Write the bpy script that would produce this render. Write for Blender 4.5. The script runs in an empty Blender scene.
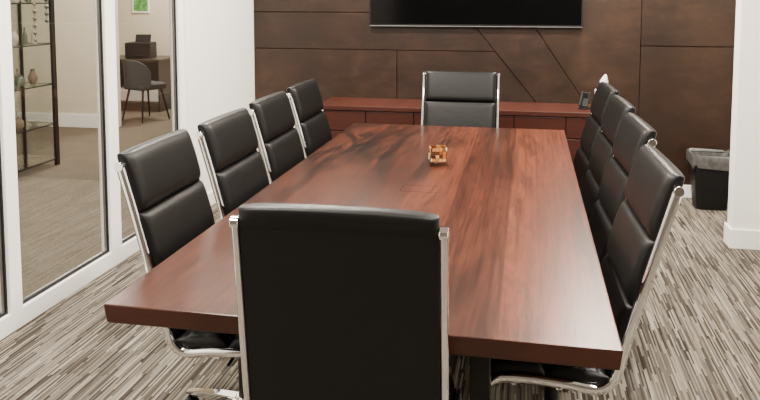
import bpy, bmesh, math, random
from mathutils import Vector, Matrix
random.seed(7)
scn = bpy.context.scene
C = scn.collection
PI = math.pi

# ------------------------------------------------------------------ materials
def nmat(name, col=(.5,.5,.5), rough=.5, metal=0.0, spec=.5):
    m = bpy.data.materials.new(name); m.use_nodes = True
    nt = m.node_tree; b = nt.nodes['Principled BSDF']
    b.inputs['Base Color'].default_value = (*col, 1)
    b.inputs['Roughness'].default_value = rough
    b.inputs['Metallic'].default_value = metal
    b.inputs['Specular IOR Level'].default_value = spec
    return m, nt, b
def N(nt, t, **kw):
    n = nt.nodes.new(t)
    for k, v in kw.items(): setattr(n, k, v)
    return n
def put(nt, sock, v):
    if hasattr(v, 'is_output'): nt.links.new(v, sock)
    else: sock.default_value = v
def M(nt, op, a, b=None):
    n = N(nt, 'ShaderNodeMath', operation=op)
    put(nt, n.inputs[0], a)
    if b is not None: put(nt, n.inputs[1], b)
    return n.outputs[0]
def coords(nt, kind='Object'):
    tc = N(nt, 'ShaderNodeTexCoord'); return tc.outputs[kind]
def mapping(nt, vec, scale):
    mp = N(nt, 'ShaderNodeMapping'); nt.links.new(vec, mp.inputs['Vector']); mp.inputs['Scale'].default_value = scale
    return mp.outputs[0]
def noise(nt, vec, scale, detail=4, rough=.55, dist=0.0):
    n = N(nt, 'ShaderNodeTexNoise'); nt.links.new(vec, n.inputs['Vector'])
    n.inputs['Scale'].default_value = scale; n.inputs['Detail'].default_value = detail
    n.inputs['Roughness'].default_value = rough; n.inputs['Distortion'].default_value = dist
    return n.outputs[0]
def ramp(nt, fac, stops, interp='LINEAR'):
    r = N(nt, 'ShaderNodeValToRGB'); cr = r.color_ramp; cr.interpolation = interp
    while len(cr.elements) < len(stops): cr.elements.new(.5)
    for e, (p, c) in zip(cr.elements, stops): e.position = p; e.color = (*c, 1)
    nt.links.new(fac, r.inputs[0]); return r.outputs[0]
def mix(nt, f, a, b, mode='MIX'):
    n = N(nt, 'ShaderNodeMix', data_type='RGBA', blend_type=mode)
    put(nt, n.inputs[0], f)
    for s, v in ((n.inputs[6], a), (n.inputs[7], b)):
        if hasattr(v, 'is_output'): nt.links.new(v, s)
        else: s.default_value = (*v, 1)
    return n.outputs[2]
def bump(nt, b, h, strength=.2, dist=.002):
    n = N(nt, 'ShaderNodeBump'); n.inputs['Strength'].default_value = strength; n.inputs['Distance'].default_value = dist
    nt.links.new(h, n.inputs['Height']); nt.links.new(n.outputs[0], b.inputs['Normal'])

def wood_mat(name, dark, mid, light, axis, rough, board=.21, patch=0.0, edge=None, amt=1.0, knots=False, spec=.36):
    m, nt, b = nmat(name, mid, rough, 0, spec)
    v = coords(nt)
    s = N(nt, 'ShaderNodeSeparateXYZ'); nt.links.new(v, s.inputs[0])
    across, along = (s.outputs[0], s.outputs[1]) if axis == 'Y' else (s.outputs[2], s.outputs[0])
    bpos = M(nt, 'DIVIDE', M(nt, 'ADD', across, .07), board)
    bid = M(nt, 'FLOOR', bpos)
    wn = N(nt, 'ShaderNodeTexWhiteNoise', noise_dimensions='1D'); nt.links.new(bid, wn.inputs['W'])
    r = wn.outputs[0]
    cb = N(nt, 'ShaderNodeCombineXYZ')
    nt.links.new(across, cb.inputs[0])
    nt.links.new(M(nt, 'MULTIPLY', M(nt, 'ADD', along, M(nt, 'MULTIPLY', r, 17.0)), .12), cb.inputs[1])
    nt.links.new(M(nt, 'MULTIPLY', r, 9.0), cb.inputs[2])
    big = noise(nt, cb.outputs[0], 6.2, 4, .55, .55)
    km = None
    if knots:
        vo = N(nt, 'ShaderNodeTexVoronoi'); vo.inputs['Scale'].default_value = 2.0
        nt.links.new(mapping(nt, v, (1.0, .5, 0.0)), vo.inputs['Vector'])
        km = M(nt, 'MAXIMUM', M(nt, 'SUBTRACT', 1.0, M(nt, 'DIVIDE', vo.outputs['Distance'], .17)), 0.0)
        km = M(nt, 'POWER', km, 1.5)
        big = M(nt, 'SUBTRACT', big, M(nt, 'MULTIPLY', km, .22))
    cb2 = N(nt, 'ShaderNodeCombineXYZ')
    nt.links.new(across, cb2.inputs[0]); nt.links.new(M(nt, 'MULTIPLY', along, .016), cb2.inputs[1]); nt.links.new(r, cb2.inputs[2])
    fine = noise(nt, cb2.outputs[0], 70, 5, .7, .2)
    ring = M(nt, 'SINE', M(nt, 'MULTIPLY', big, 95.0))
    c = ramp(nt, big, [(.31, dark), (.45, mid), (.58, mid), (.76, light)])
    c = mix(nt, .44*amt, c, ramp(nt, M(nt, 'ADD', .5, M(nt, 'MULTIPLY', ring, .5)), [(.05, (.40,.37,.35)), (.5, (1.0,1.0,1.0)), (.95, (1.10,1.10,1.10))]), 'MULTIPLY')
    c = mix(nt, .66*amt, c, ramp(nt, fine, [(.38, (.34,.32,.31)), (.57, (1.10,1.10,1.10))]), 'MULTIPLY')
    if patch:
        pt = noise(nt, mapping(nt, v, (1.0, .18, 1.0)), 5.2, 6, .64, .45)
        c = mix(nt, patch, c, ramp(nt, pt, [(.38, (.24,.20,.19)), (.50, (1,1,1)), (.75, (1.10,1.10,1.10))]), 'MULTIPLY')
    if knots:
        dx = M(nt, 'DIVIDE', M(nt, 'ADD', s.outputs[0], .50), .44); dy = M(nt, 'DIVIDE', M(nt, 'SUBTRACT', s.outputs[1], .85), .95)
        dd = M(nt, 'SQRT', M(nt, 'ADD', M(nt, 'MULTIPLY', dx, dx), M(nt, 'MULTIPLY', dy, dy)))
        msk = M(nt, 'MAXIMUM', M(nt, 'SUBTRACT', 1.0, dd), 0.0)
        hn = noise(nt, mapping(nt, v, (1.0, .32, 1.0)), 8.0, 6, .65, 1.2)
        c = mix(nt, M(nt, 'MINIMUM', M(nt, 'MULTIPLY', msk, 2.2), .95), c, ramp(nt, hn, [(.41, (.16,.14,.13)), (.55, (1,1,1))]), 'MULTIPLY')
    tone = M(nt, 'ADD', .64, M(nt, 'MULTIPLY', r, .74))
    if knots:
        fr_ = M(nt, 'FRACT', bpos)
        line = M(nt, 'LESS_THAN', fr_, .010)
        tone = M(nt, 'MULTIPLY', tone, M(nt, 'SUBTRACT', 1.0, M(nt, 'MULTIPLY', line, .45)))
        tone = M(nt, 'MULTIPLY', tone, M(nt, 'SUBTRACT', 1.0, M(nt, 'MULTIPLY', km, .6)))
    cc = N(nt, 'ShaderNodeCombineColor')
    for i in range(3): nt.links.new(tone, cc.inputs[i])
    c = mix(nt, amt, c, cc.outputs[0], 'MULTIPLY')
    if edge:
        g = N(nt, 'ShaderNodeNewGeometry'); sn = N(nt, 'ShaderNodeSeparateXYZ'); nt.links.new(g.outputs['Normal'], sn.inputs[0])
        isend = M(nt, 'LESS_THAN', M(nt, 'ABSOLUTE', sn.outputs[2]), .5)
        en = noise(nt, mapping(nt, v, (6, 6, 60)), 2, 3)
        c = mix(nt, isend, c, ramp(nt, en, [(.3, tuple(q*.75 for q in edge)), (.7, edge)]))
    nt.links.new(c, b.inputs['Base Color'])
    return m

def plain_noise(name, c1, c2, scale, rough, bs=.0, metal=0.0, spec=.5, wr=0.0):
    m, nt, b = nmat(name, c1, rough, metal, spec)
    f = noise(nt, coords(nt), scale, 4)
    nt.links.new(ramp(nt, f, [(.3, c1), (.7, c2)]), b.inputs['Base Color'])
    if wr:
        w_ = noise(nt, mapping(nt, coords(nt), (1, .55, 1)), 11, 3, .5, 1.2)
        bump(nt, b, M(nt, 'ADD', M(nt, 'MULTIPLY', f, .12), w_), wr, .012)
    elif bs: bump(nt, b, f, bs)
    return m

def carpet_mat(name, stops, row_h, seg_l, soft, pile_amt=.25, ax=0, interp='LINEAR'):
    m, nt, b = nmat(name, stops[0][1], .95, 0, .1)
    v = coords(nt)
    s = N(nt, 'ShaderNodeSeparateXYZ'); nt.links.new(v, s.inputs[0])
    row = M(nt, 'FLOOR', M(nt, 'DIVIDE', s.outputs[ax], row_h))
    w1 = N(nt, 'ShaderNodeTexWhiteNoise', noise_dimensions='1D'); nt.links.new(row, w1.inputs['W'])
    seg = M(nt, 'FLOOR', M(nt, 'DIVIDE', M(nt, 'ADD', s.outputs[1-ax], M(nt, 'MULTIPLY', w1.outputs[0], 7.3)), seg_l))
    cb = N(nt, 'ShaderNodeCombineXYZ'); nt.links.new(row, cb.inputs[0]); nt.links.new(seg, cb.inputs[1])
    w2 = N(nt, 'ShaderNodeTexWhiteNoise', noise_dimensions='2D'); nt.links.new(cb.outputs[0], w2.inputs['Vector'])
    st = noise(nt, mapping(nt, v, (40, 2.6, 1) if ax == 0 else (2.6, 40, 1)), 1.6, 3, .6)
    f = M(nt, 'ADD', M(nt, 'MULTIPLY', w2.outputs[0], 1 - soft), M(nt, 'MULTIPLY', st, soft))
    c = ramp(nt, f, stops, interp)
    pile = noise(nt, v, 300, 2)
    c = mix(nt, pile_amt, c, ramp(nt, pile, [(.3, (.4,.4,.4)), (.7, (1.25,1.25,1.25))]), 'MULTIPLY')
    nt.links.new(c, b.inputs['Base Color']); bump(nt, b, pile, .5, .004)
    return m

W_TABLE = wood_mat('walnut_red', (.022,.0062,.0031), (.078,.0202,.0094), (.114,.0335,.0155), 'Y', .29, .23, .52, (.033,.0090,.0048), 1.0, True)
W_CRED = wood_mat('mahogany', (.028,.0074,.0048), (.043,.0112,.0072), (.056,.0158,.0102), 'X', .38, .4, 0, None, .4, False, .28)
LEATHER = plain_noise('black_leather', (.0012,.0012,.0012), (.0024,.0023,.0023), 260, .41, .10, 0, .26, .10)
CHROME = plain_noise('chrome', (.84,.85,.86), (.89,.90,.91), 4, .03, 0, 1.0)
BLACKM = plain_noise('black_metal', (.004,.004,.004), (.007,.007,.007), 30, .42, 0, 0, .3)
PLASTIC = plain_noise('black_plastic', (.004,.004,.0044), (.007,.007,.0075), 120, .5, 0, 0, .22)
WHITE = plain_noise('wall_paint_cream_white', (.83,.81,.77), (.86,.84,.80), 3, .75)
TRIM = plain_noise('trim_white', (.88,.865,.835), (.91,.895,.865), 3, .45)
BEIGE = plain_noise('wall_paint_cream', (.64,.565,.445), (.67,.595,.475), 3, .8)
FRONT = plain_noise('wall_paint_taupe', (.06,.05,.04), (.08,.068,.055), 3, .8)
CEIL = plain_noise('ceiling_white', (.60,.59,.565), (.64,.63,.60), 40, .9)
CARPET = carpet_mat('striped_carpet', [(.15,(.022,.018,.015)),(.30,(.056,.046,.037)),(.42,(.108,.098,.086)),(.50,(.092,.073,.055)),(.60,(.158,.140,.116)),(.72,(.193,.163,.128)),(.86,(.292,.265,.225))], .0072, .22, .33)
def carpet2():
    m, nt, b = nmat('grey_brown_hall_carpet', (.2,.17,.13), .95, 0, .1)
    v = coords(nt)
    a = noise(nt, v, 4, 3); p = noise(nt, v, 60, 4, .8)
    st = noise(nt, mapping(nt, v, (30, 30, 1)), 1.5, 3, .6)
    c = ramp(nt, M(nt, 'ADD', M(nt, 'MULTIPLY', a, .4), M(nt, 'MULTIPLY', st, .6)), [(.3,(.108,.088,.065)),(.7,(.172,.143,.108))])
    c = mix(nt, .65, c, ramp(nt, p, [(.3,(.45,.45,.45)),(.7,(1.25,1.25,1.25))]), 'MULTIPLY')
    nt.links.new(c, b.inputs['Base Color']); bump(nt, b, p, .5, .004); return m
CARPET2 = carpet2()

def panel_mat():
    m, nt, b = nmat('bronze_wall_panel', (.05,.025,.014), .40, .30)
    g = N(nt, 'ShaderNodeNewGeometry')
    v = coords(nt)
    f1 = noise(nt, v, 2.4, 7, .66, .5); f2 = noise(nt, mapping(nt, v, (1, 1, 3)), 7, 6, .7, .4)
    f = M(nt, 'ADD', M(nt, 'MULTIPLY', f1, .62), M(nt, 'MULTIPLY', f2, .38))
    c = ramp(nt, f, [(.32, (.0110,.0050,.0026)), (.5, (.0215,.0095,.0046)), (.68, (.042,.0185,.0085))])
    t = M(nt, 'ADD', .66, M(nt, 'MULTIPLY', g.outputs['Random Per Island'], .64))
    cc = N(nt, 'ShaderNodeCombineColor')
    for i in range(3): nt.links.new(t, cc.inputs[i])
    nt.links.new(mix(nt, 1.0, c, cc.outputs[0], 'MULTIPLY'), b.inputs['Base Color'])
    nt.links.new(M(nt, 'ADD', .35, M(nt, 'MULTIPLY', f2, .15)), b.inputs['Roughness'])
    return m
PANEL = panel_mat()
def glass_mat(name, tint=(.97,.98,.97), maxr=.5, gain=1.0):
    m = bpy.data.materials.new(name); m.use_nodes = True; nt = m.node_tree
    nt.nodes.remove(nt.nodes['Principled BSDF']); out = nt.nodes['Material Output']
    tr = N(nt, 'ShaderNodeBsdfTransparent'); tr.inputs[0].default_value = (*tint, 1)
    gl = N(nt, 'ShaderNodeBsdfGlossy'); gl.inputs['Roughness'].default_value = .02
    fr = N(nt, 'ShaderNodeFresnel'); fr.inputs[0].default_value = 1.45
    mx = N(nt, 'ShaderNodeMixShader')
    nt.links.new(M(nt, 'MINIMUM', M(nt, 'MULTIPLY', fr.outputs[0], gain), maxr), mx.inputs[0]); nt.links.new(tr.outputs[0], mx.inputs[1]); nt.links.new(gl.outputs[0], mx.inputs[2])
    nt.links.new(mx.outputs[0], out.inputs[0]); return m
GLASS = glass_mat('partition_glass', gain=4.0)
SHELFG = glass_mat('shelf_glass', (.90,.93,.91), gain=2.2)
RESIN = glass_mat('clear_acrylic', (.90,.86,.80), .5)
SCREEN = plain_noise('tv_screen', (.0012,.0012,.0014), (.0018,.0018,.002), 2, .10, 0, 0, .12)
SILVER = plain_noise('silver_trim', (.45,.45,.46), (.5,.5,.5), 20, .3, 0, 1.0)
def mosaic_mat():
    m, nt, b = nmat('amber_mosaic_glass', (.5,.2,.05), .08, 0, .6)
    g = N(nt, 'ShaderNodeNewGeometry')
    c = ramp(nt, g.outputs['Random Per Island'], [(0,(.50,.21,.06)),(.2,(.10,.03,.012)),(.38,(.62,.36,.15)),(.55,(.26,.085,.025)),(.7,(.80,.70,.56)),(.82,(.42,.15,.045)),(.93,(.06,.02,.01))], 'CONSTANT')
    nt.links.new(c, b.inputs['Base Color']); b.inputs['Transmission Weight'].default_value = .25; return m
MOSAIC = mosaic_mat()
GAP = plain_noise('dark_gap', (.018,.0062,.0038), (.023,.0078,.0047), 20, .8, 0, 0, .1)
LINER = plain_noise('bin_liner', (.038,.037,.036), (.085,.083,.08), 30, .40, .2)
TISSUE = plain_noise('tissue_white', (.82,.82,.82), (.88,.88,.88), 30, .9)
GREYFAB = plain_noise('grey_fabric', (.030,.030,.030), (.044,.043,.043), 120, .9)
CERAM = plain_noise('pale_ceramic', (.30,.27,.23), (.36,.33,.28), 20, .4)
GREEN = plain_noise('green_glaze', (.06,.072,.048), (.09,.105,.07), 20, .35)
OCHRE = plain_noise('ochre_glaze', (.14,.105,.068), (.18,.135,.085), 20, .4)
DESKW = plain_noise('dark_desk', (.03,.023,.018), (.043,.034,.027), 20, .4)
def art_mat():
    m, nt, b = nmat('green_print', (.1,.3,.08), .5)
    f = noise(nt, coords(nt), 9, 4, .6, 1.0)
    nt.links.new(ramp(nt, f, [(.3,(.03,.14,.03)),(.5,(.10,.34,.08)),(.65,(.35,.55,.2)),(.8,(.7,.75,.6))]), b.inputs['Base Color']); return m
ART = art_mat()

# ------------------------------------------------------------------ mesh helpers
def obj(name, bm, mat, parent=None, bevel=0, smooth=None, seg=2):
    bmesh.ops.recalc_face_normals(bm, faces=bm.faces[:])
    me = bpy.data.meshes.new(name); bm.to_mesh(me); bm.free()
    me.materials.append(mat)
    if smooth is not None:
        for p in me.polygons: p.use_smooth = True
        me.set_sharp_from_angle(angle=math.radians(smooth))
    o = bpy.data.objects.new(name, me); C.objects.link(o); o.parent = parent
    if bevel:
        md = o.modifiers.new('bevel', 'BEVEL'); md.width = bevel; md.segments = seg; md.limit_method = 'ANGLE'; md.angle_limit = .6
    return o
def B(): return bmesh.new()
def box(bm, x0, x1, y0, y1, z0, z1, mtx=None):
    v = [bm.verts.new((x, y, z)) for x in (x0, x1) for y in (y0, y1) for z in (z0, z1)]
    if mtx is not None:
        for q in v: q.co = mtx @ q.co
    for f in ((0,1,3,2),(4,6,7,5),(0,4,5,1),(2,3,7,6),(0,2,6,4),(1,5,7,3)): bm.faces.new([v[i] for i in f])
    return bm
def tube(bm, p0, p1, r0, r1=None, seg=16):
    r1 = r0 if r1 is None else r1
    p0 = Vector(p0); p1 = Vector(p1); d = (p1 - p0).normalized()
    a = d.orthogonal().normalized(); b = d.cross(a)
    A = [bm.verts.new(p0 + r0*(math.cos(t)*a + math.sin(t)*b)) for t in [2*PI*i/seg for i in range(seg)]]
    Bv = [bm.verts.new(p1 + r1*(math.cos(t)*a + math.sin(t)*b)) for t in [2*PI*i/seg for i in range(seg)]]
    for i in range(seg): bm.faces.new((A[i], A[(i+1)%seg], Bv[(i+1)%seg], Bv[i]))
    bm.faces.new(A[::-1]); bm.faces.new(Bv); return bm
def lathe(bm, prof, seg=20, c=(0,0,0)):
    rings = []
    for r, z in prof:
        rings.append([bm.verts.new((c[0]+r*math.cos(2*PI*i/seg), c[1]+r*math.sin(2*PI*i/seg), c[2]+z)) for i in range(seg)])
    for A, Bv in zip(rings, rings[1:]):
        for i in range(seg): bm.faces.new((A[i], A[(i+1)%seg], Bv[(i+1)%seg], Bv[i]))
    bm.faces.new(rings[0][::-1]); bm.faces.new(rings[-1]); return bm
def thing(name, label, cat, loc=(0,0,0), rz=0, group=None):
    o = bpy.data.objects.new(name, None); C.objects.link(o); o.empty_display_size = .1
    o.location = loc; o.rotation_euler = (0, 0, rz); o['label'] = label; o['category'] = cat
    if group: o['group'] = group
    return o
def tag(o, label, cat, group=None):
    o['label'] = label; o['category'] = cat
    if group: o['group'] = group
    return o
def struct(name, bm, mat, bevel=0, parent=None):
    o = obj(name, bm, mat, parent, bevel)
    if parent is None: o['kind'] = 'structure'
    return o
def copy_tree(o, parent=None):
    c = o.copy(); C.objects.link(c); c.parent = parent
    for ch in list(o.children): copy_tree(ch, c)
    return c

# ------------------------------------------------------------------ room shell
XL, XR, YB, YF, ZC = -2.375, 2.40, 6.20, -1.30, 2.75
WG = 4.865         # where the glazing meets the solid wall
struct('floor', box(B(), XL-.05, XR, YF, YB+.05, -.05, 0), CARPET)
struct('floor.001', box(B(), -6.6, XL-.05, YF, 10.5, -.05, 0), CARPET2)
struct('ceiling', box(B(), -6.6, XR, YF, 10.5, ZC, ZC+.05), CEIL)
# back wall of bronze panels with V grooves (one mesh)
bm = B()
d1 = lambda z: .075 - .81*(z-.733)
d2 = lambda z: .40 - .67*(z-.843)
L = XL
polys = [[(L,1.47),(d1(1.47),1.47),(d1(ZC),ZC),(L,ZC)],
         [(L,1.15),(d1(1.15),1.15),(d1(1.47),1.47),(L,1.47)],
         [(L,0),(-1.09,0),(-1.09,1.15),(L,1.15)],
         [(-1.09,0),(d1(0),0),(d1(1.15),1.15),(-1.09,1.15)],
         [(d1(0),0),(.885,0),(.885,.12),(d2(ZC),ZC),(d1(ZC),ZC)],
         [(.885,.12),(.885,ZC),(d2(ZC),ZC)],
         [(.885,0),(XR,0),(XR,1.21),(.885,1.21)],
         [(.885,1.21),(XR,1.21),(XR,ZC),(.885,ZC)]]
fs = []
for p in polys:
    f = bm.faces.new([bm.verts.new((x, YB, z)) for x, z in p]); f.normal_update()
    if f.normal.y > 0: f.normal_flip()
    fs.append(f)
for f in fs: bmesh.ops.inset_region(bm, faces=[f], thickness=.0055, depth=.010, use_boundary=True)
me = bpy.data.meshes.new('wall_back'); bm.to_mesh(me); bm.free(); me.materials.append(PANEL)
o = bpy.data.objects.new('wall_back', me); C.objects.link(o); o['kind'] = 'structure'
struct('baseboard_back', box(B(), .72, XR, YB-.028, YB-.011, 0, .10), TRIM, .003)
struct('wall_left', box(B(), XL-.10, XL, WG, YB+.02, 0, ZC), WHITE)
struct('baseboard_left', box(B(), XL, XL+.015, WG+.01, YB-.03, 0, .11), TRIM, .003)
struct('wall_left.001', box(B(), XL-.10, XL, YF, 1.55, 0, ZC), WHITE)
struct('wall_right', box(B(), XR, XR+.1, YF, YB, 0, ZC), WHITE)
struct('wall_right.001', box(B(), 1.300, XR, 4.97, 5.09, 0, ZC), WHITE, .004)
bm = B(); box(bm, 1.285, XR, 4.955, 4.97, 0, .125); box(bm, 1.285, 1.300, 4.97, 5.105, 0, .125)
struct('baseboard_right', bm, TRIM, .003)
struct('wall_front', box(B(), XL, XR, YF-.1, YF, 0, ZC), FRONT)
# glass partition
def ring(x0, x1, a, b, z0, z1, t):
    g = B()
    box(g, x0, x1, a, a+t, z0, z1); box(g, x0, x1, b-t, b, z0, z1)
    box(g, x0, x1, a+t, b-t, z0, z0+t); box(g, x0, x1, a+t, b-t, z1-t, z1); return g
def window(name, y0, y1, pl, pr, gask=.012, bead=.007):
    x0, x1 = XL-.085, XL-.015
    bm = B()
    box(bm, x0, x1, y0, y0+pl, 0, ZC); box(bm, x0, x1, y1-pr, y1, 0, ZC)
    box(bm, x0, x1, y0+pl, y1-pr, 0, .095); box(bm, x0, x1, y0+pl, y1-pr, 2.60, ZC)
    w = struct(name, bm, TRIM, .004)
    a, b, z0, z1 = y0+pl, y1-pr, .095, 2.60
    xm = XL-.045
    obj('gasket', ring(xm-.012, xm+.012, a, b, z0, z1, gask), BLACKM, w)
    a += gask; b -= gask; z0 += gask; z1 -= gask
    obj('glazing_bead', ring(xm-.006, xm+.006, a, b, z0, z1, bead), SILVER, w)
    a += bead; b -= bead; z0 += bead; z1 -= bead
    p = B(); v = [p.verts.new(q) for q in ((xm,a,z0),(xm,b,z0),(xm,b,z1),(xm,a,z1))]; p.faces.new(v)
    obj('pane', p, GLASS, w)
window('window_1', 1.55, 3.04, .06, .04)
window('window_2', 3.04, 3.93, .045, .055)
window('window_3', 3.93, WG, .055, .075)
# hall and office beyond the glass
struct('wall_hall', box(B(), -6.6, -4.98, 8.13, 8.25, 0, ZC), BEIGE)
struct('wall_hall.001', box(B(), -4.0, XL-.1, 8.13, 8.25, 0, ZC), BEIGE)
struct('wall_office', box(B(), -6.6, XL-.1, 10.4, 10.5, 0, ZC), BEIGE)
struct('wall_hall_left', box(B(), -6.7, -6.6, YF, 10.5, 0, ZC), BEIGE)
struct('wall_hall_right', box(B(), XL-.1, XL, YB+.02, 10.5, 0, ZC), BEIGE)
struct('wall_hall_front', box(B(), -6.6, XL-.1, YF-.1, YF, 0, ZC), BEIGE)
struct('baseboard_hall', box(B(), -6.6, -4.98, 8.112, 8.13, 0, .16), TRIM)
struct('baseboard_office', box(B(), -6.6, XL-.1, 10.385, 10.4, 0, .16), TRIM)
struct('trim_1', box(B(), -4.99, -4.92, 8.10, 8.27, 0, 2.15), TRIM, .003)

# ------------------------------------------------------------------ conference table
TX, TY = -.4525, 3.315
t = thing('conference_table', 'long reddish walnut conference table with thick top and black legs', 'table', (TX, TY, 0))
hw, hl = .692, 1.515
bm = B(); box(bm, -hw, hw, -hl, hl, .695, .75)
for v in bm.verts:
    if v.co.z < .72: v.co.x *= (hw-.006)/hw; v.co.y *= (hl-.006)/hl
obj('tabletop', bm, W_TABLE, t, .004)
for yy, dx in ((2.16-TY, .33), (3.985-TY, .25)):
    for sx in (-1, 1):
        bm = B(); x = sx*dx
        box(bm, x-.030, x+.030, yy-.045, yy+.045, .012, .675)
        box(bm, x-.036, x+.036, yy-.05, yy+.05, 0, .012)
        obj('leg', bm, BLACKM, t, .003)
    obj('top_rail', box(B(), -.52, .52, yy-.04, yy+.04, .675, .695), BLACKM, t, .002)
h = obj('cable_hatch', box(B(), -.085, .085, -.165, -.060, .7501, .7504), W_TABLE, t)
g = B()
for a in ((-.0872,.0872,-.1680,-.165),(-.0872,.0872,-.060,-.0570),(-.0872,-.085,-.165,-.060),(.085,.0872,-.165,-.060)): box(g, *a, .7501, .7504)
obj('hatch_gap', g, GAP, t)

# ------------------------------------------------------------------ office chairs
SEAT = [(0.180,.288),(0.210,.318),(0.224,.358),(0.212,.397),(0.17,.418),(0.08,.420),(-.03,.412)]
RECLINED = SEAT + [(-.092,.404),(-.132,.408),(-.161,.431),(-.178,.475),(-.204,.58),(-.247,.735),(-.292,.895),(-.338,1.050)]
UPRIGHT  = SEAT + [(-.124,.407),(-.176,.412),(-.208,.435),(-.226,.475),(-.242,.58),(-.266,.75),(-.289,.92),(-.312,1.080)]
FAR      = SEAT + [(-.098,.404),(-.140,.408),(-.170,.431),(-.187,.475),(-.211,.58),(-.250,.735),(-.293,.90),(-.341,1.082)]
def catmull(P, n=10):
    out = []
    for i in range(len(P)-1):
        p0 = P[max(i-1,0)]; p1 = P[i]; p2 = P[i+1]; p3 = P[min(i+2,len(P)-1)]
        for k in range(n):
            u = k/n
            out.append(tuple(.5*((2*p1[c])+(-p0[c]+p2[c])*u+(2*p0[c]-5*p1[c]+4*p2[c]-p3[c])*u*u+(-p0[c]+3*p1[c]-3*p2[c]+p3[c])*u**3) for c in (0,1)))
    out.append(P[-1]); return out
def set_path(KEY):
    global PATH, CUM, LEN
    PATH = catmull(KEY); CUM = [0]
    for a, b in zip(PATH, PATH[1:]): CUM.append(CUM[-1] + math.hypot(b[0]-a[0], b[1]-a[1]))
    LEN = CUM[-1]
def at(s):
    if s >= LEN:
        a, b = PATH[-2], PATH[-1]; d = math.hypot(b[0]-a[0], b[1]-a[1]); T = ((b[0]-a[0])/d, (b[1]-a[1])/d)
        p = (b[0]+T[0]*(s-LEN), b[1]+T[1]*(s-LEN))
    else:
        s = max(s, 0); i = 0
        while i < len(CUM)-2 and CUM[i+1] < s: i += 1
        a, b = PATH[i], PATH[i+1]; d = CUM[i+1]-CUM[i]; k = (s-CUM[i])/d
        p = (a[0]+(b[0]-a[0])*k, a[1]+(b[1]-a[1])*k)
        j0, j1 = max(i-2,0), min(i+3,len(PATH)-1); a, b = PATH[j0], PATH[j1]; d = math.hypot(b[0]-a[0], b[1]-a[1]); T = ((b[0]-a[0])/d, (b[1]-a[1])/d)
    return p, T, (T[1], -T[0])
def sz(z):
    for i in range(len(PATH)-1, 0, -1):
        if PATH[i-1][1] <= z: return CUM[i-1] + (CUM[i]-CUM[i-1])*(z-PATH[i-1][1])/(PATH[i][1]-PATH[i-1][1])
def sweep(bm, s0, s1, n, sec):
    rings = []
    for i in range(n+1):
        p, T, Nn = at(s0+(s1-s0)*i/n)
        rings.append([bm.verts.new((p[0]+Nn[0]*a, b, p[1]+Nn[1]*a)) for a, b in sec])
    m = len(sec)
    for A, Bv in zip(rings, rings[1:]):
        for i in range(m): bm.faces.new((A[i], A[(i+1)%m], Bv[(i+1)%m], Bv[i]))
    bm.faces.new(rings[0]); bm.faces.new(rings[-1][::-1])
def rail(y, end):
    bm = B(); hn, hb = .0155, .0100
    sec = [(hn*math.cos(a), y+hb*math.sin(a)) for a in [2*PI*(i+.5)/20 for i in range(20)]]
    sweep(bm, 0, end, 96, sec); return bm
def sling():
    bm = B(); w = .2400
    sweep(bm, .06, LEN-.014, 70, [(-.006,-w),(.005,-w),(.005,w),(-.006,w)]); return bm
def pad(s0, s1, th, back=0.0, w=.239, nu=26, nv=36, e=7.0, bow=0.0):
    bm = B(); F = []; K = []
    for i in range(nu+1):
        u = .5-.5*math.cos(PI*i/nu); f = (max(0, 1-abs(2*u-1)**e))**.5
        crown = .90+.10*(1-(2*u-1)**2)
        rf = []; rk = []
        for j in range(nv+1):
            v = .5-.5*math.cos(PI*j/nv); g = (max(0, 1-abs(2*v-1)**18))**.5
            p, T, Nn = at(s0+(s1-s0+bow*(1-(2*v-1)**2)-bow*abs(2*v-1)**8)*u)
            y = (2*v-1)*w; a = .0085 + th*f*g*crown; k = -.0035
            if back: q = max(0, (u-.72)/.28); k = -.0035 - back*min(1, q*1.8)*(f**.6)*g
            rf.append(bm.verts.new((p[0]+Nn[0]*a, y, p[1]+Nn[1]*a))); rk.append(bm.verts.new((p[0]+Nn[0]*k, y, p[1]+Nn[1]*k)))
        F.append(rf); K.append(rk)
    for i in range(nu):
        for j in range(nv):
            bm.faces.new((F[i][j],F[i+1][j],F[i+1][j+1],F[i][j+1])); bm.faces.new((K[i][j],K[i][j+1],K[i+1][j+1],K[i+1][j]))
        bm.faces.new((F[i][0],K[i][0],K[i+1][0],F[i+1][0])); bm.faces.new((F[i][nv],F[i+1][nv],K[i+1][nv],K[i][nv]))
    for j in range(nv):
        bm.faces.new((F[0][j],F[0][j+1],K[0][j+1],K[0][j])); bm.faces.new((F[nu][j],K[nu][j],K[nu][j+1],F[nu][j+1]))
    return bm
CHG = 'black padded office chairs around the conference table'
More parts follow.
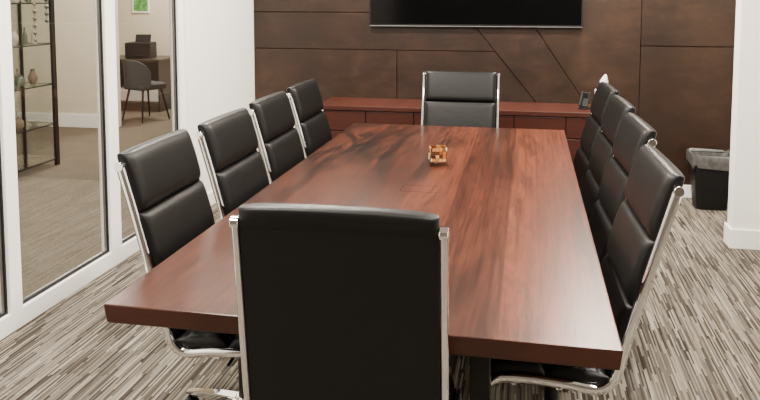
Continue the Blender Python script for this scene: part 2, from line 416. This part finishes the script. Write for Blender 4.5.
def make_chair(key, roll=.014, th=.032, flush=False, e=7.0, bow=0.003):
    set_path(key)
    r = thing('office_chair', 'chair', 'chair', (0,0,0), 0, CHG)
    end = LEN-.004 if flush else LEN-.016
    for y in (-.2505, .2505):
        q = obj('side_rail', rail(y, end), CHROME, r, 0, 60); q['label'] = 'chrome side rail'
        p, T, Nn = at(end-.003)
        obj('rail_cap', tube(B(), (p[0], y-.0107, p[1]), (p[0], y+.0107, p[1]), .013 if flush else .0160, None, 20), CHROME, q, .002, 35)
    obj('backing', sling(), LEATHER, r, 0, 35)
    zt = key[-1][1]; z1, z2 = .462+(zt-.462)*.345, .462+(zt-.462)*.695
    zs = [(.462,z1-.0003),(z1,z2-.0003),(z2,None)]
    for a, b in zs:
        if b: obj('back_pad', pad(sz(a), sz(b), th, e=e), LEATHER, r, 0, 60)
        else: obj('head_pad', pad(sz(a), LEN+.012 if flush else LEN+.026, th+.002, roll, e=e, bow=bow), LEATHER, r, 0, 60)
    s0 = .095; s_bend = sz(.462)-.03; sm_ = (s0+s_bend)/2
    obj('seat_pad', pad(s0, sm_-.001, .046, e=6), LEATHER, r, 0, 60)
    obj('seat_pad', pad(sm_+.001, s_bend, .046, e=6), LEATHER, r, 0, 60)
    for s in (.21, .35):
        p, T, Nn = at(s); c = (p[0]-Nn[0]*.017, p[1]-Nn[1]*.017)
        obj('stretcher', tube(B(), (c[0],-.241,c[1]), (c[0],.241,c[1]), .010), CHROME, r, 0, 40)
    bm = B(); box(bm, -.11, .12, -.07, .07, .338, .388)
    mc = obj('tilt_mechanism', bm, BLACKM, r, .008)
    obj('lever', tube(B(), (.02,-.07,.363), (.02,-.20,.348), .006), BLACKM, mc, 0, 40)
    bm = B(); tube(bm, (0,0,.13), (0,0,.338), .024, None, 20)
    obj('gas_column', bm, BLACKM, r, 0, 40)
    bm = B(); tube(bm, (0,0,.07), (0,0,.135), .042, .034, 24)
    obj('base_hub', bm, CHROME, r, .003, 40)
    for k in range(5):
        an = 2*PI*k/5 + .35; R = Matrix.Rotation(an, 4, 'Z'); bm = B()
        pr = [(.03,.024,.080,.122),(.12,.021,.080,.112),(.22,.017,.076,.096),(.275,.014,.070,.084)]
        rings = [[bm.verts.new(R @ Vector((x, y, z))) for y, z in ((-w,z0),(w,z0),(w,z1),(-w,z1))] for x, w, z0, z1 in pr]
        for A, Bv in zip(rings, rings[1:]):
            for i in range(4): bm.faces.new((A[i],A[(i+1)%4],Bv[(i+1)%4],Bv[i]))
        bm.faces.new(rings[0]); bm.faces.new(rings[-1][::-1])
        lg = obj('base_leg', bm, CHROME, r, .004)
        bm = B(); c = Vector((.262,0,.028))
        for s in (-1, 1):
            tube(bm, R @ (c+Vector((0,s*.007,0))), R @ (c+Vector((0,s*.023,0))), .028, .026, 18)
        tube(bm, R @ Vector((.262,0,.028)), R @ Vector((.262,0,.075)), .0068, None, 10)
        obj('caster', bm, PLASTIC, lg, 0, 40)
    return r
near = make_chair(UPRIGHT, .016, .034, bow=.005)
near.location = (TX+.016, 1.950, 0); near.rotation_euler = (0, 0, PI/2+.02)
near['label'] = 'black chair at the near end of the table, seen from behind with its flat back'
far = make_chair(FAR, .0, .025, True, 11, 0.0)
far.location = (TX+.012, 4.685, 0); far.rotation_euler = (0, 0, -PI/2)
far['label'] = 'black chair at the far end of the table, facing the camera below the television'
ch0 = make_chair(RECLINED)
LX = -1.005
chairs = [
 (LX, 2.48, .01, 'black chair on the glass wall side of the table, nearest the camera'),
 (LX+.02, 3.06, .0, 'black chair on the glass wall side, second from the near end'),
 (LX, 3.69, .0, 'black chair on the glass wall side, third from the near end'),
 (LX-.01, 4.31, .0, 'black chair on the glass wall side, farthest from the camera'),
 (.100, 2.50, PI+.04, 'black chair on the side opposite the glass wall, nearest the camera'),
 (.140, 3.25, PI+.05, 'black chair opposite the glass wall, second from the near end'),
 (.147, 3.88, PI+.05, 'black chair opposite the glass wall, third from the near end'),
 (.142, 4.50, PI+.05, 'black chair opposite the glass wall, farthest from camera near the credenza'),
]
for i, (x, y, rz, lab) in enumerate(chairs):
    o = ch0 if i == 0 else copy_tree(ch0)
    o.location = (x, y, 0); o.rotation_euler = (0, 0, rz); o['label'] = lab

# ------------------------------------------------------------------ credenza, TV and small things
cx0, cx1, cy0, cy1 = -1.66, .70, 5.68, 6.175
t = thing('credenza', 'low mahogany credenza with drawers under the wall television', 'cabinet', ((cx0+cx1)/2, (cy0+cy1)/2, 0))
hx, hy = (cx1-cx0)/2, (cy1-cy0)/2
obj('body', box(B(), -hx+.02, hx-.02, -hy+.035, hy, .06, .70), W_CRED, t, .002)
obj('plinth', box(B(), -hx+.05, hx-.05, -hy+.08, hy-.02, 0, .06), BLACKM, t)
obj('worktop', box(B(), -hx, hx, -hy, hy, .70, .735), W_CRED, t, .003)
nc = 6; w = (2*hx-.04)/nc
for k in range(nc):
    a = -hx+.02+k*w
    obj('drawer', box(B(), a+.004, a+w-.004, -hy+.015, -hy+.035, .535, .692), W_CRED, t, .003)
    obj('door', box(B(), a+.004, a+w-.004, -hy+.015, -hy+.035, .07, .527), W_CRED, t, .003)
tx0, tx1 = -1.315, .43
t = thing('television', 'large black flat screen television mounted on the brown panel wall', 'television', ((tx0+tx1)/2, 6.15, 1.355))
hx = (tx1-tx0)/2
obj('casing', box(B(), -hx, hx, -.03, .02, 0, .99), PLASTIC, t, .004)
obj('screen', box(B(), -hx+.012, hx-.012, -.0325, -.030, .02, .978), SCREEN, t)
obj('bottom_trim', box(B(), -hx+.004, hx-.004, -.034, -.030, .001, .006), SILVER, t)
obj('wall_mount', box(B(), -.3, .3, .02, .039, .3, .7), BLACKM, t)

# phone on credenza
t = thing('desk_phone', 'small black desk phone on the right end of the credenza', 'phone', (.440, 5.88, .735), -.5)
bm = B(); box(bm, -.034, .034, -.042, .042, 0, .012); obj('base', bm, PLASTIC, t, .003)
mt = Matrix.Translation((0, -.025, .019)) @ Matrix.Rotation(math.radians(66), 4, 'X')
bm = B(); box(bm, -.034, .034, 0, .120, -.008, .008, mt); obj('body', bm, PLASTIC, t, .004)
bm = B(); box(bm, -.008, .029, .07, .110, .008, .010, mt); obj('display', bm, SCREEN, t)
bm = B(); box(bm, -.032, -.012, .0, .118, .010, .025, mt); obj('handset', bm, PLASTIC, t, .006)
# tissue box
t = thing('tissue_box', 'tissue box with white tissue sticking up behind the chairs on the credenza', 'tissue box', (.588, 6.06, .735))
obj('carton', box(B(), -.056, .056, -.056, .056, 0, .13), TRIM, t, .003)
bm = B(); n = 14; rows = []
for k in range(6):
    z = .128 + k*.024
    wd = (.013, .022, .028, .029, .021, .009)[k]
    rows.append([bm.verts.new((wd*math.cos(2*PI*i/n)*(1+.22*math.sin(3*i+k))+.004*k, (.008+.3*wd)*math.sin(2*PI*i/n)*(1+.3*math.cos(2*i+k)), z+.008*math.sin(i*1.7+k))) for i in range(n)])
for A, Bv in zip(rows, rows[1:]):
    for i in range(n): bm.faces.new((A[i],A[(i+1)%n],Bv[(i+1)%n],Bv[i]))
bm.faces.new(rows[-1]); bm.faces.new(rows[0])
obj('tissue', bm, TISSUE, t, 0, 60)
# mosaic glass cube on the table
t = thing('candle_holder', 'small amber mosaic glass cube on a clear base in the middle of the table', 'candle holder', (-.438, 3.69, .75), .3)
bm = B(); s = .043; box(bm, -s, s, -s, s, 0, .022); obj('base', bm, RESIN, t, .003)
bm = B(); nt_ = 4; c_ = .070/nt_; h0 = .0225
for k in range(nt_):
    for i in range(nt_):
        for (ax, sg) in ((0,1),(0,-1),(1,1),(1,-1)):
            a0 = -.035+i*c_+.0008; a1 = -.035+(i+1)*c_-.0008; z0 = h0+k*c_+.0008; z1 = h0+(k+1)*c_-.0008
            d0, d1_ = sorted((sg*.035, sg*(.039+.004*random.random())))
            if ax == 0: box(bm, d0, d1_, a0, a1, z0, z1)
            else: box(bm, a0, a1, d0, d1_, z0, z1)
obj('mosaic', bm, MOSAIC, t, .0012)
bm = B()
for (a,b,c,d) in ((-.035,.035,-.035,-.031),(-.035,.035,.031,.035),(-.035,-.031,-.031,.031),(.031,.035,-.031,.031)): box(bm, a, b, c, d, .022, .0925)
box(bm, -.031,.031,-.031,.031,.022,.027)
obj('cup', bm, RESIN, t)
# waste bin
t = thing('waste_bin', 'black plastic waste bin with a bag liner against the brown wall', 'bin', (1.380, 5.92, 0), .04)
def rr(hx, hy, r, z, n=5):
    out = []
    for cx, cy, a0 in ((hx-r,hy-r,0),(-hx+r,hy-r,PI/2),(-hx+r,-hy+r,PI),(hx-r,-hy+r,1.5*PI)):
        for i in range(n+1): a = a0+PI/2*i/n; out.append((cx+r*math.cos(a), cy+r*math.sin(a), z))
    return out
def loft(rings, cap0=True, cap1=True):
    bm = B(); V = [[bm.verts.new(p) for p in r] for r in rings]; n = len(V[0])
    for A, Bv in zip(V, V[1:]):
        for i in range(n): bm.faces.new((A[i],A[(i+1)%n],Bv[(i+1)%n],Bv[i]))
    if cap0: bm.faces.new(V[0][::-1])
    if cap1: bm.faces.new(V[-1])
    return bm
obj('body', loft([rr(.108,.080,.03,0),rr(.149,.112,.035,.41),rr(.142,.105,.03,.41),rr(.103,.075,.03,.015)]), PLASTIC, t, 0, 40)
rg = []
for hxx, hyy, z, amp in ((.131,.096,.30,0),(.141,.104,.40,.001),(.146,.109,.421,.004),(.157,.120,.419,.006),(.160,.123,.385,.008),(.157,.120,.330,.010)):
    p = rr(hxx, hyy, .035, z); rg.append([(x*(1+amp*6*math.sin(i*2.3)*.1), y*(1+amp*6*math.cos(i*1.9)*.1), zz+amp*2.2*math.sin(i*1.3)) for i, (x,y,zz) in enumerate(p)])
obj('liner', loft(rg, False, False), LINER, t, 0, 60)

# ------------------------------------------------------------------ beyond the glass
sx0, sx1, sy0, sy1 = -4.76, -4.38, 5.50, 6.26
t = thing('display_shelf', 'tall black metal display shelf with glass shelves seen through the glass wall', 'shelf', ((sx0+sx1)/2, (sy0+sy1)/2, 0))
hx, hy = (sx1-sx0)/2, (sy1-sy0)/2
for a in (-1, 1):
    for b in (-1, 1):
        w_ = .026 if a == 1 else .012
        obj('post', box(B(), a*(hx-.002)-(.024 if a == 1 else 0), a*(hx-.002)+(0 if a == 1 else .024), b*(hy-.002-w_)-w_, b*(hy-.002-w_)+w_, 0, 2.1), BLACKM, t)
ZS = (.06, .40, .78, 1.16, 1.54, 2.08)
for z in ZS:
    g = B()
    box(g, hx-.020, hx-.010, -hy+.054, hy-.054, z-.004, z+.004); box(g, -hx+.010, -hx+.020, -hy+.026, hy-.026, z-.004, z+.004)
    box(g, -hx+.026, hx-.026, hy-.020, hy-.010, z-.004, z+.004); box(g, -hx+.026, hx-.026, -hy+.010, -hy+.020, z-.004, z+.004)
    fr = obj('shelf_frame', g, BLACKM, t)
    obj('shelf_pane', box(B(), -hx+.027, hx-.027, -hy+.022, hy-.022, z+.000, z+.010), SHELFG, fr)
for sy in (-1, 1):
    obj('glass_side', box(B(), -hx+.028, hx-.028, sy*(hy-.006)-.002, sy*(hy-.006)+.002, .08, 2.06), SHELFG, t)
obj('glass_back', box(B(), -hx+.004, -hx+.008, -hy+.028, hy-.028, .08, 2.06), SHELFG, t)
xm = (sx0+sx1)/2
def ornament(name, prof, mat, y, k, lab, cat, s=.60, dx=.06):
    o = obj(name, lathe(B(), [(r*s, z*s) for r, z in prof]), mat, None, 0, 50); o.location = (xm+dx, y, ZS[k]+.0102); tag(o, lab, cat)
VASE = [(.035,0),(.065,.06),(.07,.12),(.04,.18),(.03,.22),(.04,.24)]
JAR = [(.05,0),(.075,.03),(.075,.11),(.05,.14),(.05,.16),(.015,.165),(.015,.185)]
BOWL = [(.035,0),(.04,.01),(.10,.07),(.095,.07),(.035,.018)]
BOTT = [(.04,0),(.045,.02),(.045,.15),(.018,.20),(.016,.27),(.02,.28)]
ornament('vase', VASE, CERAM, 5.84, 3, 'pale vase on the upper level of the black display shelf', 'vase')
ornament('jar', JAR, GREEN, 5.90, 2, 'green lidded jar on the middle level of the display shelf', 'jar')
ornament('bowl', BOWL, CERAM, 6.08, 1, 'pale bowl low on the black display shelf', 'bowl')
ornament('vase', VASE, OCHRE, 6.08, 2, 'ochre vase beside the green jar on the display shelf', 'vase')
ornament('jar', JAR, OCHRE, 5.86, 1, 'ochre lidded jar beside the pale bowl on the display shelf', 'jar')
ornament('vase', VASE, GREEN, 6.06, 4, 'green vase on the top visible level of the display shelf', 'vase')
ornament('bottle', BOTT, CERAM, 6.12, 3, 'pale slim bottle at the far end of the shelf level with the pale vase', 'bottle')
ornament('bottle', BOTT, GREEN, 5.99, 3, 'green slim bottle between the pale vase and the pale bottle', 'bottle', .55)
ornament('bottle', BOTT, CERAM, 6.0, 1, 'pale slim bottle between the ochre jar and the pale bowl', 'bottle', .5, -.06)
ornament('bottle', BOTT, OCHRE, 6.0, 2, 'ochre slim bottle between the green jar and the ochre vase', 'bottle', .55, -.04)
ornament('jar', JAR, CERAM, 5.88, 4, 'pale lidded jar beside the green vase on the display shelf', 'jar')
# beaded garlands hanging from the top rim of the shelf
def garland(gy, mat, z0, lab, seed):
    bm = B(); rnd = random.Random(seed); gx = sx1+.026
    tube(bm, (gx, gy, z0-.01), (gx, gy, 2.07), .003, None, 8)
    z = z0
    while z < 2.0:
        r_ = .013+.010*rnd.random()
        lathe(bm, [(.004,-r_),(r_*.75,-r_*.7),(r_,0),(r_*.75,r_*.7),(.004,r_)], 12, (gx, gy, z)); z += .065
    box(bm, sx1-.0085, gx+.004, gy-.004, gy+.004, 2.070, 2.078)
    tag(obj('garland', bm, mat, None, 0, 50), lab, 'garland')
garland(5.93, OCHRE, 1.21, 'ochre beaded garland hanging down the front of the display shelf', 3)
garland(6.10, GREEN, 1.38, 'shorter green beaded garland hanging beside the ochre one', 5)

# desk, printer, grey chair, picture
t = thing('desk', 'dark wooden desk in the far office', 'desk', (-5.74, 9.75, 0))
obj('desktop', box(B(), -.55, .75, -.35, .35, .70, .735), DESKW, t, .003)
for x in (-.53, .71): obj('side_panel', box(B(), x, x+.02, -.33, .33, 0, .70), DESKW, t)
obj('modesty_panel', box(B(), -.51, .71, .28, .30, .25, .70), DESKW, t)
t = thing('printer', 'black printer on the dark desk in the far office', 'printer', (-5.43, 9.70, .735), .2)
obj('body', box(B(), -.18, .18, -.16, .16, 0, .22), PLASTIC, t, .012)
obj('paper_tray', box(B(), -.12, .12, -.24, -.16, .03, .045), PLASTIC, t, .003)
mt = Matrix.Translation((0,.10,.22)) @ Matrix.Rotation(-.35, 4, 'X')
obj('feeder', box(B(), -.11, .11, -.01, .01, 0, .11, mt), PLASTIC, t, .003)
t = thing('desk_chair', 'grey upholstered desk chair on splayed legs in the far office', 'chair', (-4.88, 8.80, 0), math.radians(65))
bm = loft([rr(.20,.20,.06,.41),rr(.215,.215,.07,.44),rr(.21,.21,.07,.475),rr(.18,.18,.06,.49)]); obj('seat', bm, GREYFAB, t, 0, 50)
bm = B(); n = 14; G = []
for o_ in (0, .04):
    rows = []
    for k in range(7):
        row = []
        for i in range(n+1):
            a = -1.15+2.3*i/n; z = .44+.36*k/6; r_ = .23+o_+.02*k/6; cut = (abs(a)/1.15)**3*.14*(k/6)
            row.append(bm.verts.new((-r_*math.cos(a)+.02, r_*math.sin(a), z-cut)))
        rows.append(row)
    G.append(rows)
for rows in G:
    for A, Bv in zip(rows, rows[1:]):
        for i in range(n): bm.faces.new((A[i],A[i+1],Bv[i+1],Bv[i]))
for k in (0, 6):
    for i in range(n): bm.faces.new((G[0][k][i],G[0][k][i+1],G[1][k][i+1],G[1][k][i]))
for i in (0, n):
    for k in range(6): bm.faces.new((G[0][k][i],G[0][k+1][i],G[1][k+1][i],G[1][k][i]))
obj('backrest', bm, GREYFAB, t, 0, 60)
for a in (-1, 1):
    for b in (-1, 1): obj('leg', tube(B(), (a*.14,b*.14,.415), (a*.21,b*.21,0), .016, .010, 10), BLACKM, t, 0, 40)
t = thing('picture', 'green abstract picture in a thin frame on the far office wall', 'picture', (-5.80, 10.388, 1.36))
g = B(); box(g, -.14,.14,-.008,.011,0,.02); box(g,-.14,.14,-.008,.011,.42,.44); box(g,-.14,-.12,-.008,.011,.02,.42); box(g,.12,.14,-.008,.011,.02,.42)
obj('frame', g, TRIM, t)
obj('print', box(B(), -.12,.12,-.002,.011,.02,.42), ART, t)

# ------------------------------------------------------------------ lights
def area(name, x, y, s, p, col=(1,.925,.815), z=ZC-.02, sy=None):
    l = bpy.data.lights.new(name, 'AREA'); l.energy = p; l.color = col; l.size = s
    if sy: l.shape = 'RECTANGLE'; l.size_y = sy
    o = bpy.data.objects.new(name, l); C.objects.link(o); o.location = (x, y, z); return o
for x in (-1.35, .45):
    for y in (.6, 2.6, 4.5): area('ceiling_lamp', x, y, .34, 114)
for x, p in ((-1.4, 38), (.62, 96), (1.8, 44)): area('added_back_lamp', x, 5.90, .42, p, (1,.89,.75))  # added lamps near the back wall; the strong one makes the table's sheen
for x, y, p in ((-4.6,2.5,100),(-3.8,5.5,100),(-4.6,7.2,100),(-4.6,9.5,165)): area('hall_lamp', x, y, .6, p, (1,.93,.82))
w = bpy.data.worlds.new('World'); scn.world = w; w.use_nodes = True
w.node_tree.nodes['Background'].inputs[0].default_value = (1,.93,.85,1); w.node_tree.nodes['Background'].inputs[1].default_value = .08

# ------------------------------------------------------------------ camera
cam = bpy.data.cameras.new('Camera'); co = bpy.data.objects.new('Camera', cam); C.objects.link(co)
cam.sensor_width = 36; cam.sensor_fit = 'HORIZONTAL'; cam.lens = 740/760*36; cam.shift_y = -140/760
co.location = (0, 0, 1.60); co.rotation_euler = (math.radians(90-4.87), 0, math.radians(11.3))
cam.clip_start = .05
scn.camera = co
